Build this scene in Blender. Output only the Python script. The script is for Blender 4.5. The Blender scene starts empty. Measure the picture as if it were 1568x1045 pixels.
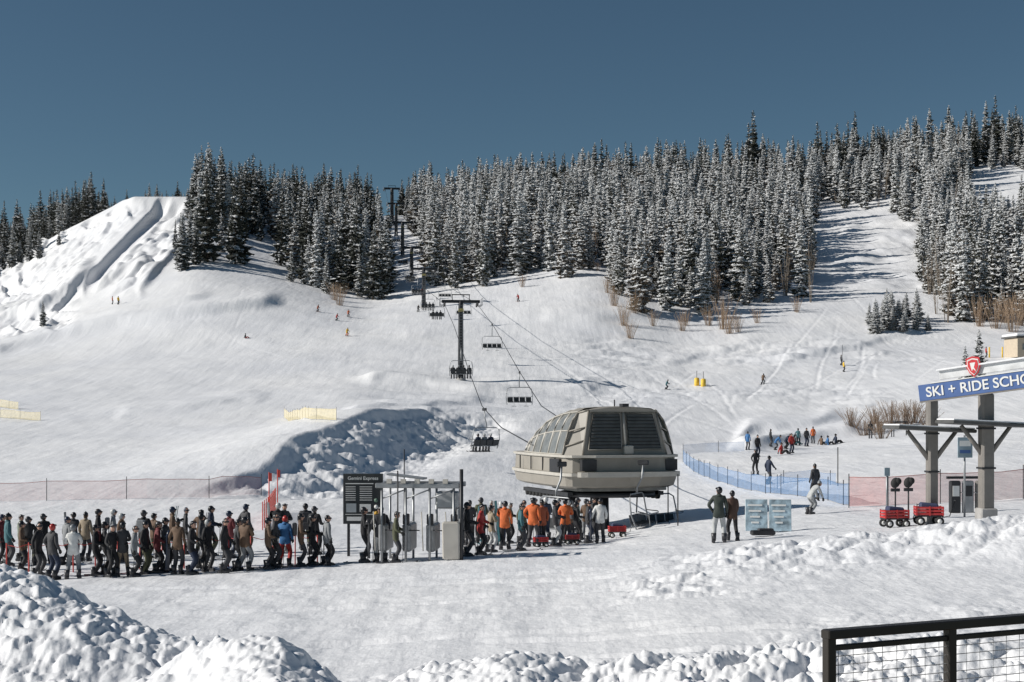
import bpy, math, random
import numpy as np
from mathutils import Vector, Matrix, Euler
random.seed(7); rng=np.random.default_rng(11)
F=2178.0; CX=784.0; EY=640.0; CH=4.0
scene=bpy.context.scene
scene.view_settings.view_transform='Standard'
try: scene.view_settings.look='None'
except Exception: pass
scene.view_settings.exposure=0
ROOT=scene.collection
# ---------------------------------------------------------------- materials
MATS={}
def mat(name,c,rough=0.7,metal=0.0,var=0.18,scale=3.0,bump=0.0,alpha=None):
    if name in MATS: return MATS[name]
    m=bpy.data.materials.new(name); m.use_nodes=True; nt=m.node_tree
    b=nt.nodes['Principled BSDF']; b.inputs['Roughness'].default_value=rough; b.inputs['Metallic'].default_value=metal
    tc=nt.nodes.new('ShaderNodeTexCoord'); n=nt.nodes.new('ShaderNodeTexNoise'); n.inputs['Scale'].default_value=scale
    n.inputs['Detail'].default_value=5
    nt.links.new(tc.outputs['Object'],n.inputs['Vector'])
    r=nt.nodes.new('ShaderNodeValToRGB'); r.color_ramp.elements[0].position=.3; r.color_ramp.elements[1].position=.7
    r.color_ramp.elements[0].color=(*[max(0,x*(1-var)) for x in c],1); r.color_ramp.elements[1].color=(*[min(1,x*(1+var)) for x in c],1)
    nt.links.new(n.outputs['Fac'],r.inputs['Fac']); nt.links.new(r.outputs['Color'],b.inputs['Base Color'])
    if bump>0:
        bp=nt.nodes.new('ShaderNodeBump'); bp.inputs['Strength'].default_value=bump; bp.inputs['Distance'].default_value=.05
        nt.links.new(n.outputs['Fac'],bp.inputs['Height']); nt.links.new(bp.outputs['Normal'],b.inputs['Normal'])
    if alpha is not None: b.inputs['Alpha'].default_value=alpha
    MATS[name]=m; return m
def snow_mat():
    m=bpy.data.materials.new('snow'); m.use_nodes=True; nt=m.node_tree; N=nt.nodes; L=nt.links
    b=N['Principled BSDF']; b.inputs['Roughness'].default_value=.5
    b.inputs['Specular IOR Level'].default_value=.3
    tc=N.new('ShaderNodeTexCoord')
    def noise(s,d=4,vec=None):
        n=N.new('ShaderNodeTexNoise'); n.inputs['Scale'].default_value=s; n.inputs['Detail'].default_value=d
        L.new(vec or tc.outputs['Object'],n.inputs['Vector']); return n
    def bump(src,st,di,prev=None):
        q=N.new('ShaderNodeBump'); q.inputs['Strength'].default_value=st; q.inputs['Distance'].default_value=di
        L.new(src,q.inputs['Height'])
        if prev: L.new(prev.outputs['Normal'],q.inputs['Normal'])
        return q
    n1=noise(.05,6); r=N.new('ShaderNodeValToRGB'); r.color_ramp.elements[0].position=.3; r.color_ramp.elements[1].position=.7
    r.color_ramp.elements[0].color=(.79,.80,.83,1); r.color_ramp.elements[1].color=(.88,.88,.885,1)
    L.new(n1.outputs['Fac'],r.inputs['Fac']); L.new(r.outputs['Color'],b.inputs['Base Color'])
    prev=bump(noise(6,6).outputs['Fac'],.5,.05)
    prev=bump(noise(.9,5).outputs['Fac'],.45,.11,prev)
    for rot,sx,sy,sc,di in((.45,1.0,.10,1.0,.13),(-.5,1.0,.12,.7,.13),(1.35,1.0,.15,.5,.16)):
        mp=N.new('ShaderNodeMapping'); mp.inputs['Rotation'].default_value=(0,0,rot); mp.inputs['Scale'].default_value=(sx,sy,.1); L.new(tc.outputs['Object'],mp.inputs['Vector'])
        prev=bump(noise(sc,5,mp.outputs['Vector']).outputs['Fac'],.5,di,prev)
    L.new(prev.outputs['Normal'],b.inputs['Normal'])
    return m
SNOW=snow_mat()
# ---------------------------------------------------------------- numpy noise
def vnoise(x,y,seed=0):
    xi=np.floor(x).astype(np.int64); yi=np.floor(y).astype(np.int64); xf=x-xi; yf=y-yi
    def h(a,b):
        n=(a*374761393+b*668265263+seed*1442695041)&0xffffffff
        n=((n^(n>>13))*1274126177)&0xffffffff
        return ((n^(n>>16))&0xffff)/65535.0
    sx=xf*xf*xf*(xf*(xf*6-15)+10); sy=yf*yf*yf*(yf*(yf*6-15)+10)
    a=h(xi,yi);b=h(xi+1,yi);c=h(xi,yi+1);d=h(xi+1,yi+1)
    return (a*(1-sx)+b*sx)*(1-sy)+(c*(1-sx)+d*sx)*sy
def fbm(x,y,sc,octs=4,seed=0,gain=.5):
    t=0;a=1;s=0
    for o in range(octs):
        ca,sa=math.cos(o*1.1+.3),math.sin(o*1.1+.3)
        t=t+a*(vnoise((x*ca-y*sa)/sc+17*o,(x*sa+y*ca)/sc-9*o,seed+o)*2-1); s+=a; a*=gain; sc/=2.03
    return t/s
def puff(x,y,sc,octs=4,seed=0,gain=.5):
    t=0;a=1;s=0
    for o in range(octs):
        ca,sa=math.cos(o*1.3+.7),math.sin(o*1.3+.7)
        q=vnoise((x*ca-y*sa)/sc+5*o,(x*sa+y*ca)/sc,seed+o)*2-1
        t=t+a*np.sqrt(q*q+.004); s+=a; a*=gain; sc/=2.1
    return t/s
def sm(a,b,x):
    t=np.clip((x-a)/(b-a),0,1); return t*t*(3-2*t)
def gau(a): return np.exp(-a*a)
# ---------------------------------------------------------------- terrain
UT=np.array([-700,0,120,205,300,400,560,700,900,1050,1250,1400,1568,2300],float)
def zrow(d,z): return [EY+(CH-q)*F/d for q in z]
T=[(2,zrow(2,[-.6]*14)),(20,zrow(20,[-.7,-.7,-.7,-.7,-.6,-.6,-.5,-.4,-.3,-.2,-.1,0,.1,.2])),
 (30,zrow(30,[-.9,-.85,-.85,-.8,-.8,-.75,-.7,-.55,-.4,-.15,0,.1,.2,.4])),
 (44,[915,890,887,885,881,877,868,860,852,838,826,815,808,790]),
 (60,[830,824,823,822,821,820,822,825,826,806,788,779,772,755]),
 (80,[785,776,774,773,772,771,773,782,796,772,748,735,725,700]),
 (110,[735,727,725,723,721,716,706,716,732,722,705,690,676,650]),
 (150,[672,662,659,657,655,651,645,655,668,672,672,655,640,610]),
 (200,[610,600,597,595,593,590,585,585,595,596,588,572,552,520]),
 (250,[565,555,545,535,528,525,522,520,520,535,525,528,525,480]),
 (300,[535,515,480,455,436,440,472,458,430,460,455,455,460,440]),
 (360,[500,470,420,385,368,395,425,405,380,405,410,405,405,380]),
 (430,[450,414,350,308,303,345,375,352,340,350,350,335,330,290]),
 (470,[440,400,346,316,314,338,350,338,320,318,312,290,280,250]),
 (540,[430,380,340,328,328,325,328,325,298,285,275,245,225,200]),
 (700,[450,420,385,370,370,370,370,365,340,330,320,300,280,260]),
 (1000,[610]*14),(6000,[645]*14)]
TD=np.array([t[0] for t in T],float); TV=np.array([t[1] for t in T],float)
cu=np.arange(-700,2301,10.0); cl=np.linspace(math.log(2),math.log(6000),900); cd=np.exp(cl)
tmp=np.array([np.interp(1/cd,(1/TD)[::-1],TV[::-1,j]) for j in range(len(UT))])
Vc=np.array([np.interp(cu,UT,tmp[:,i]) for i in range(len(cd))])
Zc=CH-(Vc-EY)*cd[:,None]/F
def blur(A,s,ax):
    k=np.exp(-.5*(np.arange(-3*s,3*s+1)/s)**2);k/=k.sum();p=3*s
    Ap=np.pad(A,[(p,p) if i==ax else (0,0) for i in range(2)],mode='edge')
    return np.apply_along_axis(lambda m:np.convolve(m,k,'valid'),ax,Ap)
Zc=blur(blur(Zc,3,0),2,1)
ug=np.concatenate([np.linspace(-700,-60,40,endpoint=False),np.linspace(-60,1630,860,endpoint=False),np.linspace(1630,2300,41)])
dg=np.concatenate([np.linspace(2,12,12,endpoint=False),np.linspace(12,26,300,endpoint=False),np.geomspace(26,70,250,endpoint=False),np.geomspace(70,300,330,endpoint=False),np.geomspace(300,560,230,endpoint=False),np.geomspace(560,6000,40)])
def bil(A,ua,da,u,d):
    i=np.clip(np.searchsorted(da,d)-1,0,len(da)-2); j=np.clip(np.searchsorted(ua,u)-1,0,len(ua)-2)
    a=np.clip((d-da[i])/(da[i+1]-da[i]),0,1); b=np.clip((u-ua[j])/(ua[j+1]-ua[j]),0,1)
    return (A[i,j]*(1-b)+A[i,j+1]*b)*(1-a)+(A[i+1,j]*(1-b)+A[i+1,j+1]*b)*a
Ug,Dg=np.meshgrid(ug,dg); X=(Ug-CX)/F*Dg; Y=Dg
Z=bil(Zc,cu,cd,Ug.ravel(),Dg.ravel()).reshape(Ug.shape)
V0=EY+(CH-Z)*F/Dg
far=sm(60,130,Dg)*(1-sm(560,700,Dg))
Z+=far*(.60*fbm(X,Y,26,4,3)+.16*fbm(X,Y,6,3,9))
Z+=(1-sm(100,180,Dg))*sm(22,30,Dg)*(.05*fbm(X,Y,2.5,4,5)+.03*fbm(X,Y,.7,3,6))
# tracked-up, lumpy run
reg=sm(780,940,Ug)*(1-sm(1350,1480,Ug))*sm(490,515,V0)*(1-sm(600,635,V0))
Z+=reg*(.12+.88*sm(.35,.6,vnoise(X/14,Y/30,91)))*1.0*(puff(X*.55,Y*.8,4.0,4,21)-.35)
reg2=sm(520,600,Ug)*(1-sm(860,960,Ug))*sm(560,575,V0)*(1-sm(640,665,V0))
Z+=reg2*.55*fbm(X*.35,Y,5,3,23)
for (u0,v0,u1,v1,hh) in [(545,582,930,600,.6),(820,490,1000,486,.5),(1180,560,1420,500,.5),(1110,690,1330,655,1.0),(520,640,760,612,.4),(1000,560,1180,520,.4),(170,640,420,610,.25),(600,520,760,500,.3),(1120,664,1300,640,.7)]:
    k=sm(u0,u0+30,Ug)*(1-sm(u1-40,u1,Ug)); rv=v0+(v1-v0)*(Ug-u0)/(u1-u0)+6*(vnoise(Ug/40,Ug*0,int(u0))-.5)
    e=V0-rv; Z+=k*hh*np.where(e<0,gau(e/14.0),gau(e/4.0))
# individual ski tracks : fine shallow lines
rt=random.Random(5)
for i in range(120):
    y0=rt.uniform(135,290); y1=y0+rt.uniform(20,70)
    uc=rt.uniform(880,1440) if i<85 else rt.uniform(250,880)
    xc=(uc-CX)/F*(y0+y1)/2; kx=rt.uniform(-.8,.8); A_=rt.uniform(.1,1.1); lam=rt.uniform(4,14); ph=rt.random()*6
    r0=np.searchsorted(dg,max(y0,120)); r1=np.searchsorted(dg,min(y1,330))
    if r1<=r0: continue
    yy_=Y[r0:r1]; e=X[r0:r1]-(xc+kx*(yy_-(y0+y1)/2)+A_*np.sin(yy_/lam+ph)); e=e/math.sqrt(1+kx*kx)
    Z[r0:r1]-=sm(y0,y0+9,yy_)*(1-sm(y1-9,y1,yy_))*rt.uniform(.025,.07)*(1.0 if i<85 else .6)*(gau(e/.26)-.5*gau((e-.5)/.25))
for i in range(22):
    y0=rt.uniform(23,41); sl_=rt.uniform(-.10,.22); u0=rt.uniform(100,900); u1=u0+rt.uniform(300,800)
    r0=np.searchsorted(dg,20); r1=np.searchsorted(dg,48); yy_=Y[r0:r1]; xx_=X[r0:r1]; uu=Ug[r0:r1]
    e=yy_-(y0+sl_*xx_+.25*np.sin(xx_/5+i))
    Z[r0:r1]-=sm(u0,u0+80,uu)*(1-sm(u1-80,u1,uu))*.06*(gau(e/.16)-.5*gau((e-.35)/.15))
# clearing
Z+=sm(1180,1240,Ug)*sm(300,320,Dg)*(1-sm(420,470,Dg))*.9*fbm(X,Y,8,3,33)
# pushed-up bank: gentle on the left, steep and rough on its right
xr=np.interp(Y,[84,92,110,130,150,165],[-18.5,-16.2,-14.6,-12.6,-9.6,-8.6])+1.0*fbm(X*0,Y,9,3,41)
e=X-xr; hb_=np.interp(Y,[80,92,105,135,150,164],[0,1.2,2.5,2.6,1.7,0])
Z+=hb_*np.where(e<0,gau(e/12.0),gau(e/3.8))
rg=sm(0,1.2,hb_)*sm(-.8,.8,e)*(1-sm(6,10.5,e))
Z+=rg*1.0*(puff(X,Y*.7,2.6,4,44,.55)-.42)
Z-=rg*.8
# benches across left hill
for poly,hh,wd in [([(-100,548),(0,540),(80,520),(180,497),(300,480),(440,466)],1.5,7),([(-60,500),(0,492),(60,478),(110,450),(150,420)],3.0,8),([(100,500),(250,470),(330,455)],.9,6)]:
    pu,pv=zip(*poly); rv=np.interp(Ug,pu,pv); k=sm(pu[0],pu[0]+30,Ug)*(1-sm(pu[-1]-40,pu[-1],Ug))
    ee=V0-rv; Z+=k*hh*np.where(ee<0,gau(ee/(wd*2.2)),gau(ee/(wd*.6)))*(Dg>180)
# terrain park face : long wall + rough gully beside it
lu=np.interp(V0,[300,325,420,445],[252,240,148,126])
hm=sm(280,300,Dg)*(Dg<445)*sm(307,322,V0)*(1-sm(425,462,V0))
e=Ug-lu
Z+=hm*(2.6*np.where(e<0,np.exp(-(e/110.0)**2),np.exp(-(e/5.0)**2)))
gl=hm*sm(14,24,e)*(1-sm(74,92,e))
Z+=gl*(.6+3.4*(puff(X,Y*.40,4.6,2,55,.4)-.30))
Z+=hm*1.2*gau((e-88)/6.0)
lw=(Ug<330)*sm(265,285,Dg)*(Dg<440)*sm(318,345,V0)*(1-sm(505,535,V0))*(1-sm(-30,0,e))
ph_=(Y*.42+X*.95)/7.5+1.3*fbm(X,Y,30,2,8); saw=ph_-np.floor(ph_)
Z+=lw*(1.25*(np.where(saw<.78,saw/.78,(1-saw)/.22)-.5)*sm(.30,.55,vnoise(X/14,Y/20,3))+1.5*(puff(X,Y*.45,3.6,3,77)-.35))
# flat-topped start platform
plat=sm(168,208,Ug)*(1-sm(298,308,Ug))*sm(400,412,Dg)*(1-sm(436,442,Dg))
zt_=CH+(EY-304)*432/F-(432-Dg)*.13
Z=Z*(1-plat)+np.maximum(Z,zt_)*plat
# foreground ploughed banks
crest=np.interp(Ug,[-700,-100,20,90,160,235,280,340,430,500,550,620,760,900,1050,1250,1400,1568,2300],
 [1.85,1.85,1.66,1.45,1.1,.85,.88,1.02,1.12,.90,.60,.95,1.12,1.08,1.2,1.28,1.28,1.25,1.2])
yc=np.interp(Ug,[-700,0,150,260,400,560,800,2300],[21,21.5,20.5,19,17.5,17,16.4,16.2])+.8*fbm(X,Y*0,3,3,60)
base=np.clip(Z,-1,.2)
prof=np.where(Dg<yc,np.exp(-((Dg-yc)/5.0)**2),np.exp(-((Dg-yc)/2.8)**2))
h=(crest-base)*prof
rough=sm(.02,.5,prof)*(Dg<31)
big=puff(X,Y,2.4,2,61,.5)-.35
chunk=puff(X,Y,.75,4,63,.55)-.38
cm_=.35+.65*sm(.35,.65,vnoise(X/1.9,Y/1.9,66))
Z=np.where(Dg<32,Z+h+rough*(.45*big+.40*cm_*chunk+.13*(puff(X,Y,.22,2,64)-.4)),Z)
tr=(1-sm(25,30,Dg))*sm(17,19,Dg)
Z+=tr*(.20*(puff(X,Y,1.0,4,67)-.38))*sm(.25,.6,vnoise(X/3,Y/3,69))
Z=np.where(Dg<8.8,np.minimum(Z,1.3),Z)
# right hand bank
bh=np.interp(Ug,[930,1050,1250,1400,1568,2300],[0,.10,.36,.5,.85,.9])
yb=40+1.2*fbm(X,Y*0,5,2,71)
pb=np.where(Dg<yb,np.exp(-((Dg-yb)/4.0)**2),np.exp(-((Dg-yb)/1.8)**2))
Z+=bh*pb+sm(0,.2,bh)*pb*(.42*(puff(X,Y,1.9,2,72)-.35)+.30*(puff(X,Y,.7,3,73,.55)-.38))
pc=sm(900,1000,Ug)*(1-sm(1150,1300,Ug))*np.exp(-((Dg-35)/2.6)**2)
Z+=pc*.34*(puff(X,Y,.8,3,75)-.36)*sm(.3,.55,vnoise(X/2,Y/2,76))
pc=np.exp(-((Dg-30)/3.0)**2)*sm(1050,1250,Ug); Z+=pc*.16*(puff(X,Y,.8,3,78)-.36)*sm(.4,.6,vnoise(X/3,Y/3,79))
def mesh_grid(name,X,Y,Z,m):
    nr,nc=X.shape; me=bpy.data.meshes.new(name)
    co=np.stack([X,Y,Z],-1).reshape(-1,3).astype(np.float32)
    i=np.arange(nr*nc).reshape(nr,nc); q=np.stack([i[:-1,:-1],i[:-1,1:],i[1:,1:],i[1:,:-1]],-1).reshape(-1)
    nf=(nr-1)*(nc-1); me.vertices.add(nr*nc); me.vertices.foreach_set('co',co.ravel())
    me.loops.add(nf*4); me.loops.foreach_set('vertex_index',q.astype(np.int32))
    me.polygons.add(nf); me.polygons.foreach_set('loop_start',np.arange(0,nf*4,4,dtype=np.int32))
    me.polygons.foreach_set('use_smooth',np.ones(nf,bool)); me.update(calc_edges=True)
    me.materials.append(m); o=bpy.data.objects.new(name,me); ROOT.objects.link(o); return o
mesh_grid('snow_ground',X,Y,Z,SNOW)
def gz(x,y):
    return float(bil(Z,ug,dg,np.array([CX+F*x/y]),np.array([y]))[0])
def P(u,v,dmin=27):
    k=dg>dmin; d=dg[k]; z=bil(Z,ug,dg,np.full(d.shape,float(u)),d); vv=EY+(CH-z)*F/d
    i=np.argmax(vv<=v); 
    if vv[i]>v: i=len(d)-1
    return Vector(((u-CX)/F*d[i],d[i],z[i]))
def W(u,v,d): return Vector(((u-CX)/F*d,d,CH-(v-EY)*d/F))
# ---------------------------------------------------------------- mesh builder
class MB:
    def __init__(s): s.v=[];s.f=[];s.m=[];s.mats=[];s.sm=[]
    def mi(s,m):
        if m not in s.mats: s.mats.append(m)
        return s.mats.index(m)
    def add(s,vs,fs,m,smooth=False):
        o=len(s.v); s.v+= [tuple(v) for v in vs]; k=s.mi(m)
        for f in fs: s.f.append([o+i for i in f]); s.m.append(k); s.sm.append(smooth)
    def box(s,c,size,m,rot=None,bev=0.0):
        a,b,h=[q/2 for q in size]; e=min(bev,a*.45,b*.45,h*.45)
        R=Euler(rot).to_matrix() if rot else Matrix.Identity(3); c=Vector(c)
        if e<=0:
            vs=[c+R@Vector((x*a,y*b,z*h)) for x in(-1,1) for y in(-1,1) for z in(-1,1)]
            s.add(vs,[(0,1,3,2),(4,6,7,5),(0,4,5,1),(2,3,7,6),(0,2,6,4),(1,5,7,3)],m)
        else:
            rings=[]
            for z,k in((-h,e),(-h+e,0),(h-e,0),(h,e)):
                A=a-k;B=b-k
                rings.append([(A-e,-B),(A,-B+e),(A,B-e),(A-e,B),(-A+e,B),(-A,B-e),(-A,-B+e),(-A+e,-B)])
                rings[-1]=[c+R@Vector((x,y,z)) for x,y in rings[-1]]
            s.loft(rings,m,True,True,False)
    def loft(s,rings,m,closed=True,cap=True,smooth=True):
        n=len(rings[0]); vs=[p for r in rings for p in r]; fs=[]
        for i in range(len(rings)-1):
            for j in range(n if closed else n-1):
                k=(j+1)%n; fs.append((i*n+j,i*n+k,(i+1)*n+k,(i+1)*n+j))
        if cap: fs.append(tuple(range(n))[::-1]); fs.append(tuple((len(rings)-1)*n+j for j in range(n)))
        s.add(vs,fs,m,smooth)
    def tube(s,pts,rad,m,n=8,smooth=True):
        pts=[Vector(p) for p in pts]
        if not isinstance(rad,(list,tuple)): rad=[rad]*len(pts)
        rings=[]
        for i,p in enumerate(pts):
            t=(pts[min(i+1,len(pts)-1)]-pts[max(i-1,0)]).normalized()
            a=Vector((0,0,1)) if abs(t.z)<.9 else Vector((1,0,0))
            x=t.cross(a).normalized(); y=t.cross(x)
            rings.append([p+(x*math.cos(2*math.pi*k/n)+y*math.sin(2*math.pi*k/n))*rad[i] for k in range(n)])
        s.loft(rings,m,True,True,smooth)
    def ell(s,c,r,m,n=10,k=7,z0=-1.0,z1=1.0,rot=None):
        c=Vector(c); R=Euler(rot).to_matrix() if rot else Matrix.Identity(3); rings=[]
        for i in range(k+1):
            t=z0+(z1-z0)*i/k; cr=max(.02,math.cos(t*math.pi/2)); sz=math.sin(t*math.pi/2)
            rings.append([c+R@Vector((r[0]*cr*math.cos(2*math.pi*j/n),r[1]*cr*math.sin(2*math.pi*j/n),r[2]*sz)) for j in range(n)])
        s.loft(rings,m)
    def quad(s,a,b,c,d,m): s.add([a,b,c,d],[(0,1,2,3)],m)
    def mesh(s,name):
        me=bpy.data.meshes.new(name); me.from_pydata(s.v,[],s.f)
        for m in s.mats: me.materials.append(m)
        me.polygons.foreach_set('material_index',s.m); me.polygons.foreach_set('use_smooth',s.sm); me.update(); return me
    def obj(s,name,loc=(0,0,0),rz=0,sc=1,parent=None):
        o=bpy.data.objects.new(name,s.mesh(name)); o.location=loc; o.rotation_euler=(0,0,rz); o.scale=(sc,)*3
        ROOT.objects.link(o)
        if parent: o.parent=parent
        return o
def text(body,size,m,loc,rot,parent=None,name='lettering',align='CENTER'):
    c=bpy.data.curves.new(name,'FONT'); c.body=body; c.size=size; c.extrude=.008; c.align_x=align; c.align_y='CENTER'; c.offset=size*.014
    o=bpy.data.objects.new(name,c); o.data.materials.append(m); ROOT.objects.link(o); o.location=loc; o.rotation_euler=rot
    if parent: o.parent=parent
    return o
# ---------------------------------------------------------------- trees
needle=mat('conifer_needles',(.080,.080,.060),.85,var=.4,scale=.9)  # needle colour raised so a slight haze is painted into it
needle2=mat('conifer_needles_dark',(.046,.051,.041),.85,var=.4,scale=.9)
needle3=mat('conifer_needles_brown',(.12,.098,.073),.85,var=.4,scale=.9)
bark=mat('bark',(.11,.085,.065),.9,var=.3)
tsnow=mat('branch_snow',(.74,.75,.76),.6,var=.10,scale=1.5)
twig=mat('bare_twigs',(.24,.17,.12),.9,var=.3)
aspen=mat('aspen_bark',(.30,.25,.20),.9,var=.3)
redtwig=mat('willow_twigs',(.36,.26,.18),.9,var=.3)
def conifer(name,seed,Hh,R,snowp,leaf,ragged=.3):
    r=random.Random(seed); b=MB()
    b.tube([(0,0,-1.2),(0,0,Hh*.5),(0,0,Hh*.97)],[.2,.12,.02],bark,6)
    V=[];Fc=[]; SV=[];SF=[]
    nw=int(Hh*2.0)
    for i in range(nw):
        t=.05+.94*(i+r.random()*.7)/nw; z=t*Hh
        L0=R*((1-t)**.72)*(1 if t>.18 else .6+2.2*t)*(1+ragged*1.5*(r.random()-.5))
        nb=r.choice([6,7,8]) if t<.85 else 5
        a0=r.random()*6.28
        for k in range(nb):
            if r.random()<.10+.1*ragged: continue
            a=a0+6.283*k/nb+r.uniform(-.3,.3); L=max(.2,L0*r.uniform(.55,1.25)); dr=r.uniform(.25,.65)*(1.15-t*.6)
            ca,sa=math.cos(a),math.sin(a); z1=z+r.uniform(-.2,.2)
            def pt(s,w,dz): return (ca*s*L-sa*w, sa*s*L+ca*w, z1-dr*s*L+.22*L*s*s*s+dz)
            ns=4 if L>.9 else 2
            issn=r.random()<snowp
            for q in range(ns):
                s0=.12+.8*q/ns; s1=min(1.05,s0+1.1/ns); wd=L*(.32-.20*s0)*r.uniform(.8,1.4)+.08
                for sgn in(-1,1):
                    tri=[pt(s0,0,.02),pt(s0+.06,sgn*wd,-.35*wd-r.uniform(0,.25)),pt(s1,sgn*wd*.25,-.05)]
                    if r.random()<snowp*.5: o=len(SV); SV+=tri; SF.append((o,o+1,o+2))
                    else: o=len(V); V+=tri; Fc.append((o,o+1,o+2))
                if issn and r.random()<.9:
                    o=len(SV); w2=wd*r.uniform(.6,1.05); th=r.uniform(.06,.15)
                    SV+= [pt(s0,-w2,-.2),pt(s1*.98,-w2*.5,-.2),pt(s1*.98,w2*.5,-.2),pt(s0,w2,-.2),pt((s0+s1)/2,0,th)]
                    SF+=[(o,o+1,o+4),(o+1,o+2,o+4),(o+2,o+3,o+4),(o+3,o,o+4)]
            o=len(V); V+=[pt(.25,-.1*L,-.02),pt(.9,0,-.02),pt(.5,.05*L,-.32*L-.1)]; Fc.append((o,o+1,o+2))
    b.add(V,Fc,leaf); 
    if SV: b.add(SV,SF,tsnow)
    return b.mesh(name)
def bare(name,seed,Hh,n,spread,mm,thick=.05,tw=9):
    r=random.Random(seed); b=MB()
    for i in range(n):
        a=r.random()*6.28; q=r.random()*spread; h=Hh*r.uniform(.6,1); tx,ty=math.cos(a)*q,math.sin(a)*q
        p0=Vector((tx*.25,ty*.25,-.3)); p1=Vector((tx*.6,ty*.6,h*.5)); p2=Vector((tx+r.uniform(-.2,.2),ty+r.uniform(-.2,.2),h))
        b.tube([p0,p1,p2],[thick,thick*.6,.012],mm,4)
        for j in range(tw):
            s=r.uniform(.3,.97); pp=p0.lerp(p1,s*2) if s<.5 else p1.lerp(p2,s*2-1); l=h*r.uniform(.1,.22)*(1.3-s)
            aa=r.random()*6.28; e=pp+Vector((math.cos(aa)*l*.6,math.sin(aa)*l*.6,l))
            w=Vector((-math.sin(aa),math.cos(aa),0))*max(.012,thick*.4)
            b.add([pp-w,pp+w,e],[(0,1,2)],mm)
            e2=pp.lerp(e,.5)+Vector((r.uniform(-.5,.5)*l,r.uniform(-.5,.5)*l,l*.5)); b.add([pp.lerp(e,.5)-w*.7,pp.lerp(e,.5)+w*.7,e2],[(0,1,2)],mm)
    return b.mesh(name)
protos=bpy.data.collections.new('forest_tree_kinds')
pl=[conifer('k0',1,18,2.8,1.0,needle),conifer('k1',2,17,2.4,.9,needle,ragged=.5),conifer('k2',3,19,3.2,.95,needle3),
    conifer('k3',4,18,2.7,.62,needle),conifer('k4',5,16,2.3,.55,needle3,ragged=.6),conifer('k5',6,19,3.0,.55,needle2),
    conifer('k6',7,18,2.6,.24,needle2),conifer('k7',8,20,2.8,.15,needle2,ragged=.7),
    bare('k8',9,13,5,1.6,aspen,.09,22),bare('k9',10,10,9,1.8,twig,.06,16)]
for i,me in enumerate(pl):
    o=bpy.data.objects.new('tree_kind_%02d'%i,me); protos.objects.link(o)
def scatter(name,pts,scl,rot,idx):
    me=bpy.data.meshes.new(name); me.vertices.add(len(pts)); me.vertices.foreach_set('co',np.array(pts,np.float32).ravel())
    for nm,ty,arr,key in(('scl','FLOAT_VECTOR',scl,'vector'),('rot','FLOAT_VECTOR',rot,'vector'),('kind','INT',idx,'value')):
        a=me.attributes.new(nm,ty,'POINT'); a.data.foreach_set(key,np.array(arr,np.int32 if ty=='INT' else np.float32).ravel())
    o=bpy.data.objects.new(name,me); ROOT.objects.link(o)
    ng=bpy.data.node_groups.new(name,'GeometryNodeTree')
    ng.interface.new_socket('Geometry',in_out='INPUT',socket_type='NodeSocketGeometry'); ng.interface.new_socket('Geometry',in_out='OUTPUT',socket_type='NodeSocketGeometry')
    N=ng.nodes;L=ng.links; gi=N.new('NodeGroupInput');go=N.new('NodeGroupOutput')
    ip=N.new('GeometryNodeInstanceOnPoints'); ci=N.new('GeometryNodeCollectionInfo')
    ci.inputs['Collection'].default_value=protos; ci.inputs['Separate Children'].default_value=True; ci.inputs['Reset Children'].default_value=True
    L.new(gi.outputs[0],ip.inputs['Points']); L.new(ci.outputs[0],ip.inputs['Instance']); ip.inputs['Pick Instance'].default_value=True
    for nm,ty,sk in(('scl','FLOAT_VECTOR','Scale'),('rot','FLOAT_VECTOR','Rotation'),('kind','INT','Instance Index')):
        na=N.new('GeometryNodeInputNamedAttribute'); na.data_type=ty; na.inputs['Name'].default_value=nm
        L.new(na.outputs['Attribute'],ip.inputs[sk])
    L.new(ip.outputs[0],go.inputs[0])
    md=o.modifiers.new('scatter','NODES'); md.node_group=ng; return o
def lx(d): return np.interp(d,[66,200,290,390,480,600],[3.5,-7.2,-18,-30,-40.5,-54])
FR=[(245,425),(300,420),(335,402),(346,376),(436,374),(446,438),(500,452),(592,466),(600,400),(648,400),(655,455),(700,450),(800,438),(900,418),(925,418),(945,455),(975,486),(1100,488),(1180,480),(1242,468),(1244,330),(1260,322),(1330,326),(1400,346),(1408,352),(1412,480),(1450,498),(1568,502),(2000,502)]
fu,fv=zip(*FR)
pts=[];scl=[];rot=[];idx=[]
def put(x,y,s,k,w=1.0):
    pts.append((x,y,gz(x,y))); scl.append((s*w,s*w,s)); rot.append((random.uniform(-.03,.03),random.uniform(-.03,.03),random.random()*6.28)); idx.append(k)
yy=252.0
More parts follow.
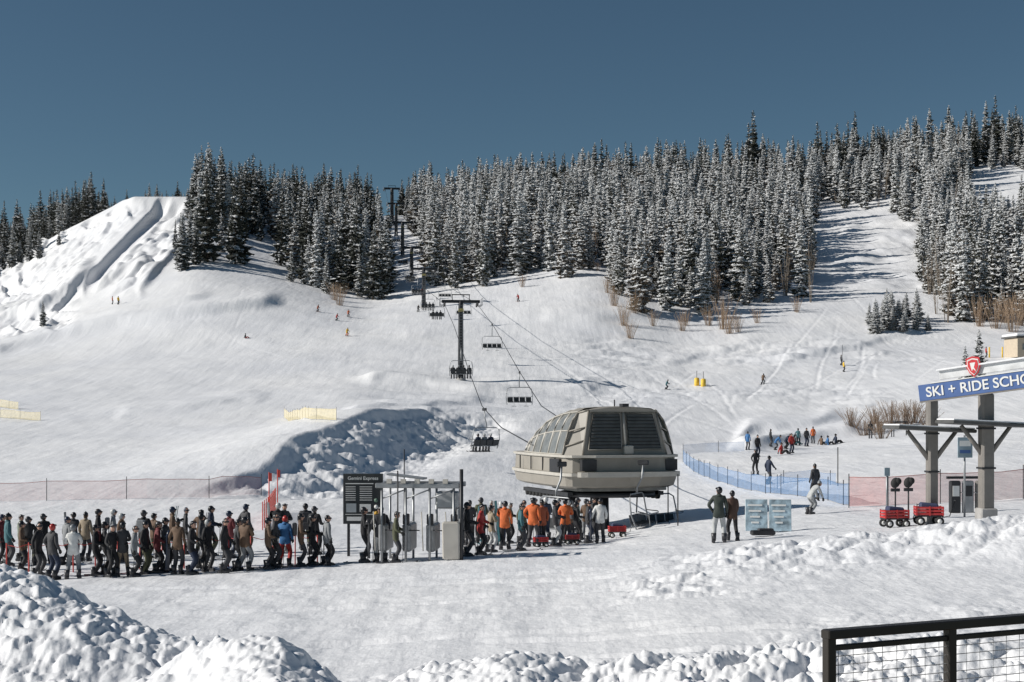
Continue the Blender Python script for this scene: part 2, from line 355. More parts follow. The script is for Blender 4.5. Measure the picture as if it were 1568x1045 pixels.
while yy<600:
    x0=(-260-CX)/F*yy; x1=(1880-CX)/F*yy; xx=x0
    step=4.3+ (yy-250)*.0045
    while xx<x1:
        x=xx+random.uniform(-.5,.5)*step; y=yy+random.uniform(-.5,.5)*step; xx+=step
        u=CX+F*x/y; z=float(bil(Zc,cu,cd,np.array([u]),np.array([y]))[0]); v=EY+(CH-z)*F/y
        vj=v+random.random()**2*26
        if u<300:
            ok = y>446 or (u>306-(v-298)*.43 and vj<np.interp(u,fu,fv) and u>247)
            if y>446 and u>165 and u<300 and y<490: ok=False
            if y<446 and u<60 and v<np.interp(u,[-200,0,60],[440,425,392]) : ok=random.random()<.6
        else:
            ok=vj<np.interp(u,fu,fv)
        if ok and abs(x-float(lx(y)))<(5.2 if y>330 else 4.5): ok=False
        if ok and 1485<u<1700 and 262<v<362: ok=False
        if not ok: continue
        cl2=float(vnoise(np.array([x/13.0]),np.array([y/17.0]),5)[0])
        if random.random()<.08+.25*(cl2<.25): continue
        q=random.random(); sc=random.uniform(.60,1.12)
        if random.random()<.15: sc*=.55
        if u<640:
            k=random.choice([3,4,5,6,7,6,5]) if q>.35 else random.choice([0,1,4,3])
            if y>440: k=random.choice([5,6,7,6,7,3]); sc*=.9
            if u<200: sc*=random.uniform(.5,1.0)
            if 200<u<300 and y<446: sc*=.62
            if 165<u<300 and y>446: sc*=.5
        else:
            if y>505: k=random.choice([6,5,7,3,5,6])
            elif y>320: k=random.choice([0,1,2,0,1,2,3,4,0,3])
            else: k=random.choice([0,1,3,4,1,3,2,5])
            if cl2>.62 and random.random()<.4: k=random.choice([8,8,9,4]); sc*=.9
            elif random.random()<.05: k=8
        put(x,y,sc,k,random.uniform(.85,1.2))
    yy+=step
for u,d,s in[(1150,505,1.5),(1157,508,1.45),(1146,500,1.3),(1116,500,1.25),(1310,530,1.4),(1250,520,1.2),(1524,520,1.2),(318,330,1.25),(360,335,1.3),(366,338,1.2),(850,500,1.1),(1005,520,1.15),(525,330,1.3),(545,325,1.25),(470,330,1.1),(430,350,1.15)]:
    x=(u-CX)/F*d; put(x,d,s,random.choice([6,7,6]),.95)
for i in range(30):
    u=random.uniform(1328,1422); p=P(u,random.uniform(488,512),150); put(p.x,p.y,random.uniform(.16,.40),random.choice([0,1,2]),1.6)
for u,v,s in[(66,500,.28),(60,395,.4),(30,402,.35),(45,400,.5),(90,376,.25),(1478,600,.3),(1500,596,.4)]:
    p=P(u,v,100); put(p.x,p.y,s,5,1.2)
scatter('conifer_forest',pts,scl,rot,idx)
bushm=[bare('willow_bush',20+i,3.4,40,2.6,redtwig,.028,14) for i in range(3)]
bushm2=[bare('bare_bush',30+i,2.6,70,3.0,twig,.026,14) for i in range(2)]
bl=[(940,470,1.2),(955,500,1.3),(965,520,1.0),(972,480,1.3),(1045,508,1.0),(1050,500,.9),(1108,505,1.8),(1116,512,1.3),(1130,510,.9),(1500,500,1.7),(1525,505,1.6),(1550,510,1.8),(1480,490,1.4),(1562,500,1.8),(1540,495,1.7),(915,415,.7),(520,468,1.3),(512,460,1.1),(800,440,.8),(1160,495,.9),(1220,480,.9),(930,450,1.0),(1000,500,.9),(1085,500,1.1)]
for i,(u,v,s) in enumerate(bl):
    p=P(u,v,120); o=bpy.data.objects.new('willow_bush',bushm[i%3]); o.location=p; o.scale=(s*.75,s*.75,s*1.1); o.rotation_euler[2]=i*1.3; ROOT.objects.link(o)
for i,(u,v,s) in enumerate([(1305,655,.8),(1325,668,.8),(1345,662,.8),(1365,650,1.0),(1385,652,1.1),(1400,648,.9),(1350,672,.7),(1420,650,.8),(1340,650,.8)]):
    p=P(u,v,80); o=bpy.data.objects.new('bare_bush',bushm2[i%2]); o.location=p; o.scale=(s*.8,s*.8,s*1.0); o.rotation_euler[2]=i*2.1; ROOT.objects.link(o)
# ---------------------------------------------------------------- people
S_J=mat('jacket_default',(.02,.02,.025)); S_P=mat('trousers_default',(.025,.025,.03)); S_H=mat('helmet_default',(.03,.03,.03),.35)
S_S=mat('skin',(.50,.30,.22),.6); S_B=mat('ski_boots',(.04,.04,.045),.4); S_G=mat('gloves',(.02,.02,.02)); S_O=mat('goggles',(.03,.025,.03),.15); S_K=mat('skis',(.10,.09,.10),.4,var=.5)
SLOTS=[S_J,S_P,S_H,S_S,S_B,S_G,S_O,S_K]
def person_mesh(name,pose):
    V3=Vector; p=dict(lean=0.0,drop=0.0,stance=.12,skis=False,poles=False,hat=False,board=False,kneeb=0.0)
    p.update(pose); sit=p.get('sit',0)
    pel=V3((0,0,.96-p['drop'])); ln=p['lean']
    if sit==1: pel=V3((0,0,.55))
    if sit==2: pel=V3((0,0,.17))
    def up(b,l,side=0): return b+V3((side,-math.sin(ln)*l,math.cos(ln)*l))
    sp=up(pel,.20); ch=up(pel,.40); nk=up(pel,.545); hb=up(pel,.60)+V3((0,-.01,0))
    J=[pel,sp,ch,nk,hb]; R=[.150,.142,.158,.066,.058]; E=[(0,1),(1,2),(2,3),(3,4)]; tag=[0,0,0,0]
    ends={}
    for s in(-1,1):
        k='R' if s<0 else 'L'
        sh=up(pel,.475,s*.165)
        el=sh+V3(p.get('el'+k,(s*.07,.03,-.28))); wr=el+V3(p.get('wr'+k,(0,-.12,-.21)))
        i=len(J); J+=[sh,el,wr]; R+=[.082,.064,.048]; E+=[(2,i),(i,i+1),(i+1,i+2)]; tag+=[0,0,0]
        hp=pel+V3((s*.09,0,-.07))
        st=p['stance']
        if sit==1: kn=hp+V3((s*.04,-.44,0)); an=kn+V3((0,-.06,-.42)); to=an+V3((0,-.17,-.03))
        elif sit==2: kn=hp+V3((s*.1,-.38,.26)); an=kn+V3((s*.02,-.28,-.30)); to=an+V3((0,-.12,.10))
        else:
            fy=p.get('foot'+k,0.0); an=V3((s*st,fy+.03,.11)); mid=(hp+an)/2; L=(an-hp).length; bend=math.sqrt(max(0,.42**2-(L/2)**2)) if L<.84 else .015
            kn=mid+V3((s*.015,-bend-.01,.02)); to=an+V3((s*.03,-.17,-.055))
        i=len(J); J+=[hp,kn,an,to]; R+=[.112,.082,.070,.052]; E+=[(0,i),(i,i+1),(i+1,i+2),(i+2,i+3)]; tag+=[0,1,1,4]
        ends[k]=(wr,(wr-el).normalized(),an,s)
    me=bpy.data.meshes.new('sk'); me.from_pydata([tuple(j) for j in J],E,[]); o=bpy.data.objects.new('sk',me); ROOT.objects.link(o)
    md=o.modifiers.new('s','SKIN'); md.use_smooth_shade=True
    for i,sv in enumerate(me.skin_vertices[0].data): sv.radius=(R[i],R[i]); sv.use_root=(i==0)
    ss=o.modifiers.new('d','SUBSURF'); ss.levels=1
    dg_=bpy.context.evaluated_depsgraph_get(); em=bpy.data.meshes.new_from_object(o.evaluated_get(dg_))
    bpy.data.objects.remove(o)
    b=MB(); b.mats=list(SLOTS)
    vs=[Vector(v.co) for v in em.vertices]
    A=[J[e[0]] for e in E];B=[J[e[1]] for e in E]; RR=[(R[e[0]]+R[e[1]])/2 for e in E]
    for q in em.polygons:
        c=q.center; best=9;bt=0
        for a,bb,t,rr in zip(A,B,tag,RR):
            ab=bb-a; f=max(0,min(1,(c-a).dot(ab)/ab.length_squared)); dd=(c-a-ab*f).length-rr
            if dd<best: best=dd;bt=t
        if not sit and bt==1 and c.z>pel.z-.16: bt=0
        b.f.append(list(q.vertices)); b.m.append(bt); b.sm.append(True)
    for v in vs:
        if not sit and v.z>pel.z-.15 and abs(v.x)<.2: v=Vector((v.x*1.02,v.y if abs(ln)>.3 else v.y*.85,v.z))
        b.v.append(tuple(v))
    hc=up(pel,.69)+V3((0,-.025-.02*abs(ln),0)); tn=p.get('turn',0.0); Rm=Matrix.Rotation(tn,3,'Z')
    def hp_(x,y,z): return hc+Rm@V3((x,y,z))
    b.ell(hc,(.076,.096,.118),S_S,12,9,rot=(0,0,tn))
    b.ell(hp_(0,-.098,-.012),(.013,.018,.022),S_S,6,4,rot=(0,0,tn))
    b.ell(hp_(0,-.083,-.055),(.024,.008,.007),mat('lips',(.35,.15,.13)),6,4,rot=(0,0,tn))
    for sx in(-1,1):
        b.ell(hp_(sx*.078,0,-.01),(.012,.022,.032),S_S,6,4,rot=(0,0,tn))
        b.ell(hp_(sx*.03,-.086,.02),(.013,.009,.008),S_O,6,4,rot=(0,0,tn))
    if p['hat']:
        b.ell(hp_(0,.014,.022),(.086,.104,.112),S_H,12,7,-.08,1.0,rot=(0,0,tn)); b.ell(hp_(0,.01,.135),(.026,.026,.026),S_H,6,4)
        b.ell(hp_(0,.035,-.03),(.076,.068,.09),mat('hair',(.06,.035,.02)),10,5,rot=(0,0,tn))
    else:
        b.ell(hp_(0,.030,.018),(.094,.104,.118),S_H,14,9,-.62,1.0,rot=(0,0,tn))
        if p.get('gup'):
            b.tube([hp_(.088,-.03,.075),hp_(.05,-.075,.08),hp_(0,-.092,.082),hp_(-.05,-.075,.08),hp_(-.088,-.03,.075)],.024,S_O,8)
        else:
            b.tube([hp_(.080,-.045,.022),hp_(.05,-.085,.022),hp_(0,-.098,.022),hp_(-.05,-.085,.022),hp_(-.080,-.045,.022)],.027,S_O,8)
    b.tube([nk-V3((0,0,.03)),nk+V3((0,-.005,.045))],[.088,.074],S_J,10)
    for k in('L','R'):
        wr,dr,an,s=ends[k]; sd=V3((1,0,0)) ; f2=dr.cross(sd).normalized(); sd=f2.cross(dr).normalized()
        b.tube([wr-dr*.01,wr+dr*.04,wr+dr*.10],[.042,.046,.036],S_G,7)
        for q,(of,l) in enumerate([(-.03,.055),(-.01,.065),(.011,.06),(.031,.048)]):
            r0=wr+dr*.09+f2*of; r1=r0+dr*l*.6-sd*s*.012; r2=r1+dr*l*.25-sd*s*.035
            b.tube([r0,r1,r2],[.014,.013,.010],S_G,5)
        t0=wr+dr*.045+f2*(-.035); b.tube([t0,t0+dr*.03-f2*.03,t0+dr*.055-f2*.035-sd*s*.01],[.017,.015,.011],S_G,5)
        if p['poles']:
            gx=wr+dr*.11; tip=V3((gx.x+s*.03,gx.y+.05,0.0)); b.tube([gx+V3((0,0,.12)),gx,tip],[.013,.012,.008],S_G,5)
            b.tube([tip+V3((0,0,.06)),tip+V3((0,0,.065))],[.04,.04],S_G,8)
        if sit!=2:
            b.box(an+V3((s*.012,-.055,-.055)),(.115,.31,.11),S_B,None,.03)
            b.tube([an+V3((0,.0,-.04)),an+V3((0,.02,.20))],[.068,.082],S_B,9)
        if p['skis']:
            z=an.z-.105; x=an.x+s*.012; y=an.y-.05
            b.box((x,y+.0,z),(.09,1.35,.022),S_K,None,.008); b.box((x,y-.73,z+.035),(.085,.17,.02),S_K,(-.45,0,0),.006)
            b.box((x,y-.17,z+.03),(.06,.06,.05),S_B); b.box((x,y+.14,z+.035),(.06,.08,.06),S_B)
    if p['board']:
        b.box((.36,-.02,.70),(.03,.27,1.1),S_K,(.08,0,0),.012); b.tube([(.345,-.06,1.2),(.36,-.08,1.38)],[.12,.03],S_K,8)
    if p.get('cskis'):
        for k in(0,1): b.box((.27,-.10+.05*k,.98),(.075,.018,1.62),S_K,(.16,.12,0),.006)
    if p.get('pack'):
        c=up(pel,.30)+V3((0,.2,0)); b.box(c,(.28,.16,.42),S_K,(ln,0,0),.05)
    return b.mesh(name)
front=dict(elL=(.07,-.02,-.27),wrL=(-.04,-.22,-.04),elR=(-.07,-.02,-.27),wrR=(.04,-.22,-.04))
PM={}
PM['stand']=person_mesh('p0',dict(hat=True))
PM['stand2']=person_mesh('p1',dict(stance=.16,turn=.5,gup=1,elL=(.16,.05,-.23),wrL=(-.10,-.14,-.16)))
PM['pole']=person_mesh('p2',dict(front,poles=True,skis=True,drop=.03,stance=.14))
PM['pole2']=person_mesh('p3',dict(elL=(.12,-.05,-.25),wrL=(.05,-.2,-.08),elR=(-.10,.0,-.26),wrR=(-.02,-.2,-.1),poles=True,skis=True,stance=.15,drop=.03,turn=-.6,lean=.08,gup=1))
PM['walk']=person_mesh('p4',dict(footL=-.2,footR=.22,drop=.035,lean=.06,elL=(.06,.12,-.25),wrL=(0,-.08,-.24),elR=(-.06,-.12,-.25),wrR=(0,-.18,-.17)))
PM['board']=person_mesh('p5',dict(board=True,elL=(.12,.02,-.26),wrL=(.06,-.06,-.22),turn=.3,hat=True))
PM['pack']=person_mesh('p6',dict(pack=True,skis=True,poles=True,drop=.03,**front))
PM['ski']=person_mesh('p7',dict(front,drop=.2,lean=.45,poles=True,skis=True,stance=.17))
PM['sit']=person_mesh('p8',dict(sit=1,skis=True,lean=.02,**front))
PM['ground']=person_mesh('p9',dict(sit=2,lean=-.05,elL=(.1,.12,-.26),wrL=(.03,.05,-.22),elR=(-.1,.12,-.26),wrR=(-.03,.05,-.22)))
PM['bend']=person_mesh('p10',dict(drop=.12,lean=.8,hat=True,elL=(.03,-.12,-.25),wrL=(0,-.1,-.22),elR=(-.03,-.12,-.25),wrR=(0,-.1,-.22)))
PM['cross']=person_mesh('p11',dict(stance=.18,drop=.02,turn=-.4,gup=1,elL=(.10,-.08,-.25),wrL=(-.22,-.10,.04),elR=(-.10,-.08,-.25),wrR=(.20,-.12,.02),footL=.05))
PM['cskis']=person_mesh('p12',dict(cskis=True,turn=.7,elL=(.10,-.12,-.22),wrL=(.02,-.14,.06),footR=-.1,footL=.06))
PM['look']=person_mesh('p13',dict(turn=-1.0,stance=.2,lean=.05,elR=(-.14,.05,-.24),wrR=(-.02,-.05,-.24),elL=(.12,-.02,-.26),wrL=(.04,-.16,-.16),skis=True,drop=.04,poles=True))
COL=dict(black=(.014,.014,.017),char=(.05,.05,.055),navy=(.02,.03,.06),olive=(.09,.095,.055),brown=(.13,.08,.05),tan=(.30,.24,.17),white=(.66,.66,.64),grey=(.22,.23,.24),red=(.40,.035,.03),maroon=(.16,.03,.035),orange=(.66,.15,.04),blue=(.05,.17,.38),teal=(.05,.14,.16),lgrey=(.42,.43,.43),yellow=(.75,.48,.05),dgreen=(.035,.045,.038),rust=(.35,.09,.04),sage=(.20,.23,.18),dbrown=(.075,.042,.03))
def cm(c,kind='cloth'): return mat(kind+'_'+c,COL[c],.75 if kind=='cloth' else .35,var=.15,scale=6,bump=.3 if kind=='cloth' else 0)
def person(pose,loc,rz,j,t,h='black',sc=1.0,parent=None,name=None,k='char'):
    o=bpy.data.objects.new(name or ('snowboarder' if pose=='board' else 'skier' if pose in('pole','pole2','ski','pack','look') else 'person'),PM[pose])
    ROOT.objects.link(o); o.location=loc; o.rotation_euler=(0,0,rz); o.scale=(sc*random.uniform(.92,1.1),sc*random.uniform(.92,1.1),sc)
    for i,m in((0,cm(j)),(1,cm(t)),(2,cm(h,'shell')),(7,cm(k,'shell'))):
        o.material_slots[i].link='OBJECT'; o.material_slots[i].material=m
    if parent: o.parent=parent
    return o
def at(u,v,pose,deg,j,t,h='black',sc=1.0,dmin=38):
    p=P(u,v,dmin); return person(pose,p-Vector((0,0,.01)),math.radians(deg),j,t,h,sc*random.uniform(.91,1.03),k=random.choice(['char','maroon','grey','teal','black','navy','char','grey','lgrey']))
Q=[(12,868,'stand',120,'teal','char'),(33,876,'pole',100,'brown','black'),(58,884,'look',80,'black','char'),(80,888,'stand2',150,'char','navy','red'),(112,887,'cross',190,'white','grey','grey'),
(146,882,'pole',95,'black','black'),(160,880,'pack',110,'char','black'),(170,884,'pole2',60,'black','black','lgrey'),(188,884,'cross',200,'char','tan'),(205,884,'look',100,'grey','black'),(222,880,'stand',80,'black','olive'),
(240,878,'pole2',110,'maroon','black'),(253,876,'pole',80,'char','black'),(272,880,'board',170,'brown','char'),(292,880,'pole2',90,'black','navy'),(308,872,'cskis',100,'char','black'),(318,876,'stand2',60,'black','char','lgrey'),
(343,877,'look',90,'black','char'),(362,874,'pole2',110,'char','black'),(375,874,'cross',150,'brown','grey'),(410,872,'pole',110,'brown','black'),(420,870,'look',95,'char','char'),(436,868,'stand2',170,'blue','red','red'),
(460,868,'pack',100,'brown','char'),(478,866,'pole',85,'black','black'),(500,866,'look',120,'grey','black'),(131,860,'stand',170,'tan','char'),
(557,862,'pole',100,'black','black'),(583,862,'board',200,'char','white'),(605,862,'pole2',90,'olive','char'),
(715,852,'pole',100,'black','char'),(735,850,'pole2',80,'red','black'),(752,846,'cross',120,'tan','lgrey'),(773,842,'cskis',170,'orange','black'),(797,844,'look',100,'teal','char'),
(816,838,'stand2',160,'orange','char'),(830,836,'stand',200,'rust','black'),(850,836,'pole',95,'char','lgrey'),(866,834,'cross',180,'orange','char'),(882,832,'pack',110,'black','black'),(900,832,'look',90,'char','navy'),(919,832,'board',185,'white','char'),
(1101,832,'stand2',172,'dgreen','lgrey','black'),(1122,829,'walk',185,'dbrown','black','black')]
for q in Q: at(*q)
cl_=['black','black','char','olive','navy','brown','char','maroon','grey','black','black','char','sage','navy']
for i in range(22):
    u=5+i*23+random.uniform(-8,8); v=np.interp(u,[0,500],[866,850])+random.uniform(-12,4)
    if 385<u<405: continue
    at(u,v,random.choice(['pole','look','pack','cskis','stand2','cross']),random.uniform(40,200),random.choice(cl_),random.choice(['black','char','navy','grey','black','olive']),random.choice(['black','black','lgrey','char','white','navy']))
for i in range(14):
    u=705+i*16+random.uniform(-6,6); v=np.interp(u,[700,920],[840,822])+random.uniform(-6,3)
    at(u,v,random.choice(['pole','look','pack','cross','cskis']),random.uniform(40,200),random.choice(cl_+['orange']),random.choice(['black','char','navy','grey']),random.choice(['black','lgrey','char','white']))
for q in [(1157,728,'stand2',190,'black','black'),(1177,742,'walk',120,'navy','char'),(1248,765,'stand',200,'char','black'),(1240,812,'bend',110,'lgrey','grey','grey'),
 (1180,684,'stand',100,'black','char'),(1187,690,'bend',90,'blue','char'),(1203,688,'bend',40,'navy','black'),(1217,682,'ground',100,'char','teal'),(1222,683,'stand2',150,'teal','black'),(1245,680,'stand',180,'orange','char'),(1258,682,'ground',120,'brown','char'),(1268,682,'ground',90,'blue','black'),(1280,680,'ground',100,'navy','black'),(1145,690,'stand',150,'blue','char'),(1197,696,'ground',60,'red','black'),(1333,672,'stand',160,'black','char'),
 (1168,590,'ski',150,'brown','char'),(1020,597,'ski',60,'teal','char'),(1292,571,'stand',100,'yellow','char'),(1288,560,'stand',100,'char','char'),
 (531,515,'ski',40,'yellow','orange'),(515,492,'ski',60,'red','char'),(486,479,'ski',60,'rust','char'),(533,486,'ski',30,'orange','char'),(376,520,'ground',90,'char','red'),(794,462,'ski',-30,'red','char'),(172,467,'stand',90,'orange','char'),(181,467,'stand',60,'yellow','char'),(1510,548,'stand',90,'red','char'),
 (640,478,'ski',30,'black','char'),(1212,694,'stand',20,'red','navy'),(1235,684,'stand',20,'char','navy'),(1160,700,'stand',20,'black','navy')]:
    at(*q,dmin=60)
# ---------------------------------------------------------------- lift
steel=mat('galvanised_steel',(.30,.31,.32),.45,.6); dsteel=mat('dark_steel',(.035,.036,.04),.5,.3); taupe=mat('taupe_paint',(.29,.268,.232),.5,var=.10,scale=1.2)
lt=mat('light_panel',(.46,.435,.39),.5,var=.08); louv=mat('louvre_grey',(.18,.175,.16),.5,.2); glass=mat('hood_glazing',(.19,.195,.19),.18,.0); seatm=mat('chair_seat',(.03,.033,.037),.5); rubber=mat('rubber',(.02,.02,.02),.8)
dglass=mat('dark_glazing',(.035,.04,.042),.08)
RD=[66,90,110,130,165,200,245,290,340,390,435,480]; RZ=[2.6,3.4,4.9,8.2,14.6,20,26.2,34,44.3,57.2,68.5,81.0]
def rope(d,s):
    z=np.interp(d,RD,RZ); return Vector((lx(d)+s*2.3,d,z))
for s in(-1,1):
    b=MB(); b.tube([rope(d,s) for d in np.linspace(68,485,120)],.035,dsteel,5); b.obj('haul_cable')
def tower(d,k_=1.0):
    b=MB(); x=lx(d); z0=gz(x,d); zt=float(np.interp(d,RD,RZ)); h=zt-z0
    b.tube([(0,0,-1),(0,0,h-.2),(0,0,h+.5)],[.42*k_,.34*k_,.3*k_],dsteel,12)
    b.box((0,0,h+.35),(5.4,.45,.42*k_),dsteel,None,.05)
    for s in(-1,1):
        b.box((s*2.3,0,h+.05),(.16,3.6,.22),dsteel); 
        for k in range(8):
            y=-1.6+k*.457; b.tube([(s*2.3-.07,y,h-.14),(s*2.3+.07,y,h-.14)],[.2,.2],rubber,10)
        b.box((s*2.75,0,h-.25),(.45,3.4,.05),steel)
        for k in(-1.6,0,1.6): b.tube([(s*2.95,k,h-.25),(s*2.95,k,h+.75)],.03,steel,5)
        b.tube([(s*2.95,-1.6,h+.75),(s*2.95,1.6,h+.75)],.03,steel,5)
        b.tube([(s*1.2,0,h+.5),(s*1.2,0,h+1.3)],.06,dsteel,6)
    b.box((0,0,h+1.3),(2.6,.14,.14),dsteel)
    b.box((0,-.40,h-.9),(.75,.05,.45),mat('tower_number_yellow',(.55,.45,.15)))
    for k in range(int(h/.4)): b.box((.0,-.5,.5+k*.4),(.4,.04,.04),steel)
    for sx in(-.2,.2): b.box((sx,-.5,h/2),(.04,.04,h-.6),steel)
    b.tube([(0,0,-1.2),(0,0,.35)],[.75,.7],mat('concrete',(.35,.34,.33)),14)
    dx=lx(d+5)-lx(d-5); b.obj('chairlift_tower',(x,d,z0),math.atan2(-dx,10))
for d,k_ in((200,1),(290,1.1),(340,1.2),(390,1.3),(440,1.3),(480,1.6)): tower(d,k_)
def chair_mesh():
    b=MB()
    b.box((0,0,-.05),(.14,.5,.22),dsteel,None,.03)
    b.tube([(0,0,-.1),(0,.05,-.7),(0,.28,-1.15),(0,.30,-1.45)],.045,steel,8)
    b.tube([(-1.15,-.05,-3.0),(-1.22,.2,-2.3),(-1.1,.3,-1.55),(-.85,.32,-1.42),(.85,.32,-1.42),(1.1,.3,-1.55),(1.22,.2,-2.3),(1.15,-.05,-3.0)],.034,steel,8)
    for i in range(4):
        x=-.84+i*.56
        b.box((x,0,-2.72),(.52,.5,.07),seatm,(.08,0,0),.03); b.box((x,.29,-2.50),(.5,.06,.36),seatm,(-.18,0,0),.025)
    b.tube([(-1.16,.2,-2.8),(1.16,.2,-2.8)],.03,steel,6); b.tube([(-1.16,-.2,-2.8),(1.16,-.2,-2.8)],.03,steel,6)
    b.tube([(-1.12,.2,-2.2),(-1.15,-.35,-2.25),(-1.0,-.42,-2.3),(1.0,-.42,-2.3),(1.15,-.35,-2.25),(1.12,.2,-2.2)],.024,steel,6)
    for x in(-.55,.55): b.tube([(x,-.42,-2.3),(x,-.5,-3.1),(x-.22,-.5,-3.15),(x+.22,-.5,-3.15)],.02,steel,5)
    return b.mesh('quad_chair')
CM=chair_mesh()
def chair(p,rz,riders=0):
    o=bpy.data.objects.new('chairlift_chair',CM); ROOT.objects.link(o); o.location=p; o.rotation_euler=(0,0,rz)
    for i in range(riders):
        person('sit',(-.84+i*.56+(.28 if riders==3 else 0),.02,-3.2),0,random.choice(['black','char','navy','maroon','grey']),random.choice(['black','char']),random.choice(['black','lgrey']),.98,parent=o,name='rider_%d'%(i+1))
ang=math.atan2(10.7,134)
for d,s,n in[(107,-1,3),(147,-1,4),(130,1,0),(168,1,0),(216,-1,3),(222,1,0),(238,-1,4),(262,1,0),(270,-1,4),(300,-1,3),(308,1,0),(335,-1,2),(352,1,0),(375,-1,0),(415,1,0),(425,-1,0)]:
    chair(rope(d,s),ang+(math.pi if s<0 else 0)+(.5 if d==107 else 0),n)
for u,v,d,r in[(985,738,63,1.2),(860,742,60,2.2),(1010,740,66,.6)]:
    chair(W(u,v,d)+Vector((0,0,.9)),r,0)
def terminal():
    b=MB(); V3=Vector
    ys=[0,.35,1.2,3,5,7,8.6,9.6]
    hw=[2.55,2.75,2.8,2.8,2.75,2.6,2.3,1.7]
    out=[(-w,y) for y,w in zip(ys,hw)]
    right=[(w,y) for y,w in zip(ys,hw)][::-1]
    ring=[( -2.55,0)]+out[1:]+right[:-1]+[(2.55,0)]+[(1.6,-.45),(0,-.62),(-1.6,-.45)]
    def R(z,k,dy=0): return [V3((x*k,4.5+(y-4.5)*k+dy,z)) for x,y in ring]
    b.loft([R(0,.90),R(.10,.965),R(.55,1.0)],taupe,True,False,False)
    b.loft([R(.56,1.03),R(.70,1.03)],lt,True,True,False)
    b.loft([R(.71,.985),R(1.38,.975)],taupe,True,False,False)
    b.loft([R(1.39,1.01),R(1.50,1.01)],lt,True,True,False)
    b.loft([R(.0,.9),R(-.02,.5)],dsteel,True,True,False)
    ZB=1.50
    for y in(1.6,3.2,4.8,6.4): b.box((-2.77+.02*(y>6),y,1.05),(.05,.03,.62),dsteel)
    def sec(y,w,h):
        pr=[(1,0),(.955,.25),(.90,.50),(.82,.74),(.72,.90),(.60,.97),(0.3,1.0)]
        l=[V3((-w*a,y,ZB+h*c)) for a,c in pr]; return l+[V3((0,y,ZB+h*1.01))]+[V3((w*a,y,ZB+h*c)) for a,c in pr[::-1]]
    S=[sec(.75,2.72,2.12),sec(1.6,2.74,2.10),sec(2.6,2.72,2.02),sec(3.8,2.68,1.86),sec(5.0,2.6,1.62),sec(6.2,2.42,1.28),sec(7.4,2.15,.88),sec(8.5,1.75,.45),sec(9.3,1.2,.1)]
    b.loft(S,glass,False,False,True)
    for sc_ in S[1:-1]: b.tube([p+V3((0,0,.03)) for p in sc_],.045,lt,5)
    for j in(0,2,4,10,12,14): b.tube([s_[j]+V3((0,0,.03)) for s_ in S],.035,lt,5)
    cap=[[s_[k]+V3((0,0,.05)) for k in range(4,11)] for s_ in S[:5]]; b.loft(cap,taupe,False,False,True)
    A=V3((-2.05,-.04,ZB));Bq=V3((2.05,-.04,ZB));Cq=V3((1.60,.30,ZB+2.02));Dq=V3((-1.60,.30,ZB+2.02))
    b.loft([[V3((-1.66,.14,ZB+2.02)),V3((-.8,.12,ZB+2.13)),V3((0,.12,ZB+2.16)),V3((.8,.12,ZB+2.13)),V3((1.66,.14,ZB+2.02))],[S[0][4]+V3((0,.1,.06)),S[0][6]+V3((0,.1,.06)),S[0][7]+V3((0,.1,.06)),S[0][8]+V3((0,.1,.06)),S[0][10]+V3((0,.1,.06))]],taupe,False,False,False)
    b.quad(V3((-1.66,.14,ZB+1.94)),V3((1.66,.14,ZB+1.94)),V3((1.66,.14,ZB+2.02)),V3((-1.66,.14,ZB+2.02)),taupe)
    b.add([V3((-1.66,.14,ZB+2.02)),V3((-.8,.12,ZB+2.13)),V3((0,.12,ZB+2.16)),V3((.8,.12,ZB+2.13)),V3((1.66,.14,ZB+2.02))],[(0,1,2,3,4)],taupe)
    for s,mm in((-1,taupe),(1,dglass)):
        pl_=[V3((s*2.05,-.02,ZB)),V3((s*2.72,.75,ZB)),V3((s*2.60,.75,ZB+.53)),V3((s*2.45,.75,ZB+1.06)),V3((s*2.23,.75,ZB+1.57)),V3((s*1.96,.75,ZB+1.90)),V3((s*1.64,.30,ZB+2.02))]
        b.add(pl_,[tuple(range(7))] if s>0 else [tuple(range(7))[::-1]],mm)
        for q0,q1 in((0,6),(6,5),(5,4),(4,3),(3,2),(2,1)): b.tube([pl_[q0],pl_[q1]],.05,taupe,5)
        for t in(.33,.62): b.tube([pl_[0].lerp(pl_[6],t),[pl_[1].lerp(pl_[3],t*1.1),pl_[3]][t>.5]],.035,taupe,5)
    b.quad(A,Bq,Cq,Dq,taupe)
    def fp(s,t,o=0): return (A.lerp(Bq,s)).lerp(Dq.lerp(Cq,s),t)+V3((0,-o,o*.2))
    for s0,s1 in((.05,.455),(.545,.95)):
        b.quad(fp(s0,.14,.02),fp(s1,.14,.02),fp(s1,.92,.02),fp(s0,.92,.02),dsteel)
        for k in range(10):
            t=.15+.077*k; b.add([fp(s0+.01,t,.10),fp(s1-.01,t,.10),fp(s1-.01,t+.066,.03),fp(s0+.01,t+.066,.03)],[(0,1,2,3)],louv)
        b.tube([fp(s0,.12,.05),fp(s1,.12,.05),fp(s1,.93,.05),fp(s0,.93,.05),fp(s0,.12,.05)],.035,lt,4)
    b.box((.12,-.1,ZB+.22),(.45,.25,.42),lt,(-.1,0,0),.04); b.tube([fp(.5,.1,.05),fp(.5,.95,.05)],.06,lt,5)
    b.box((0,.1,ZB+2.24),(.3,.4,.14),dsteel); b.tube([(0,1.2,ZB+2.1),(0,1.2,ZB+2.5)],.03,dsteel,6)
    deck=[]
    for z in(.54,.76):
        deck.append([V3((2.5*math.sin(a),-.45-.6*math.cos(a),z)) for a in np.linspace(-1.5,1.5,13)])
    b.loft(deck,lt,False,False,False)
    b.add(deck[1]+[V3((2.4,.1,.76)),V3((-2.4,.1,.76))],[tuple(range(15))],taupe)
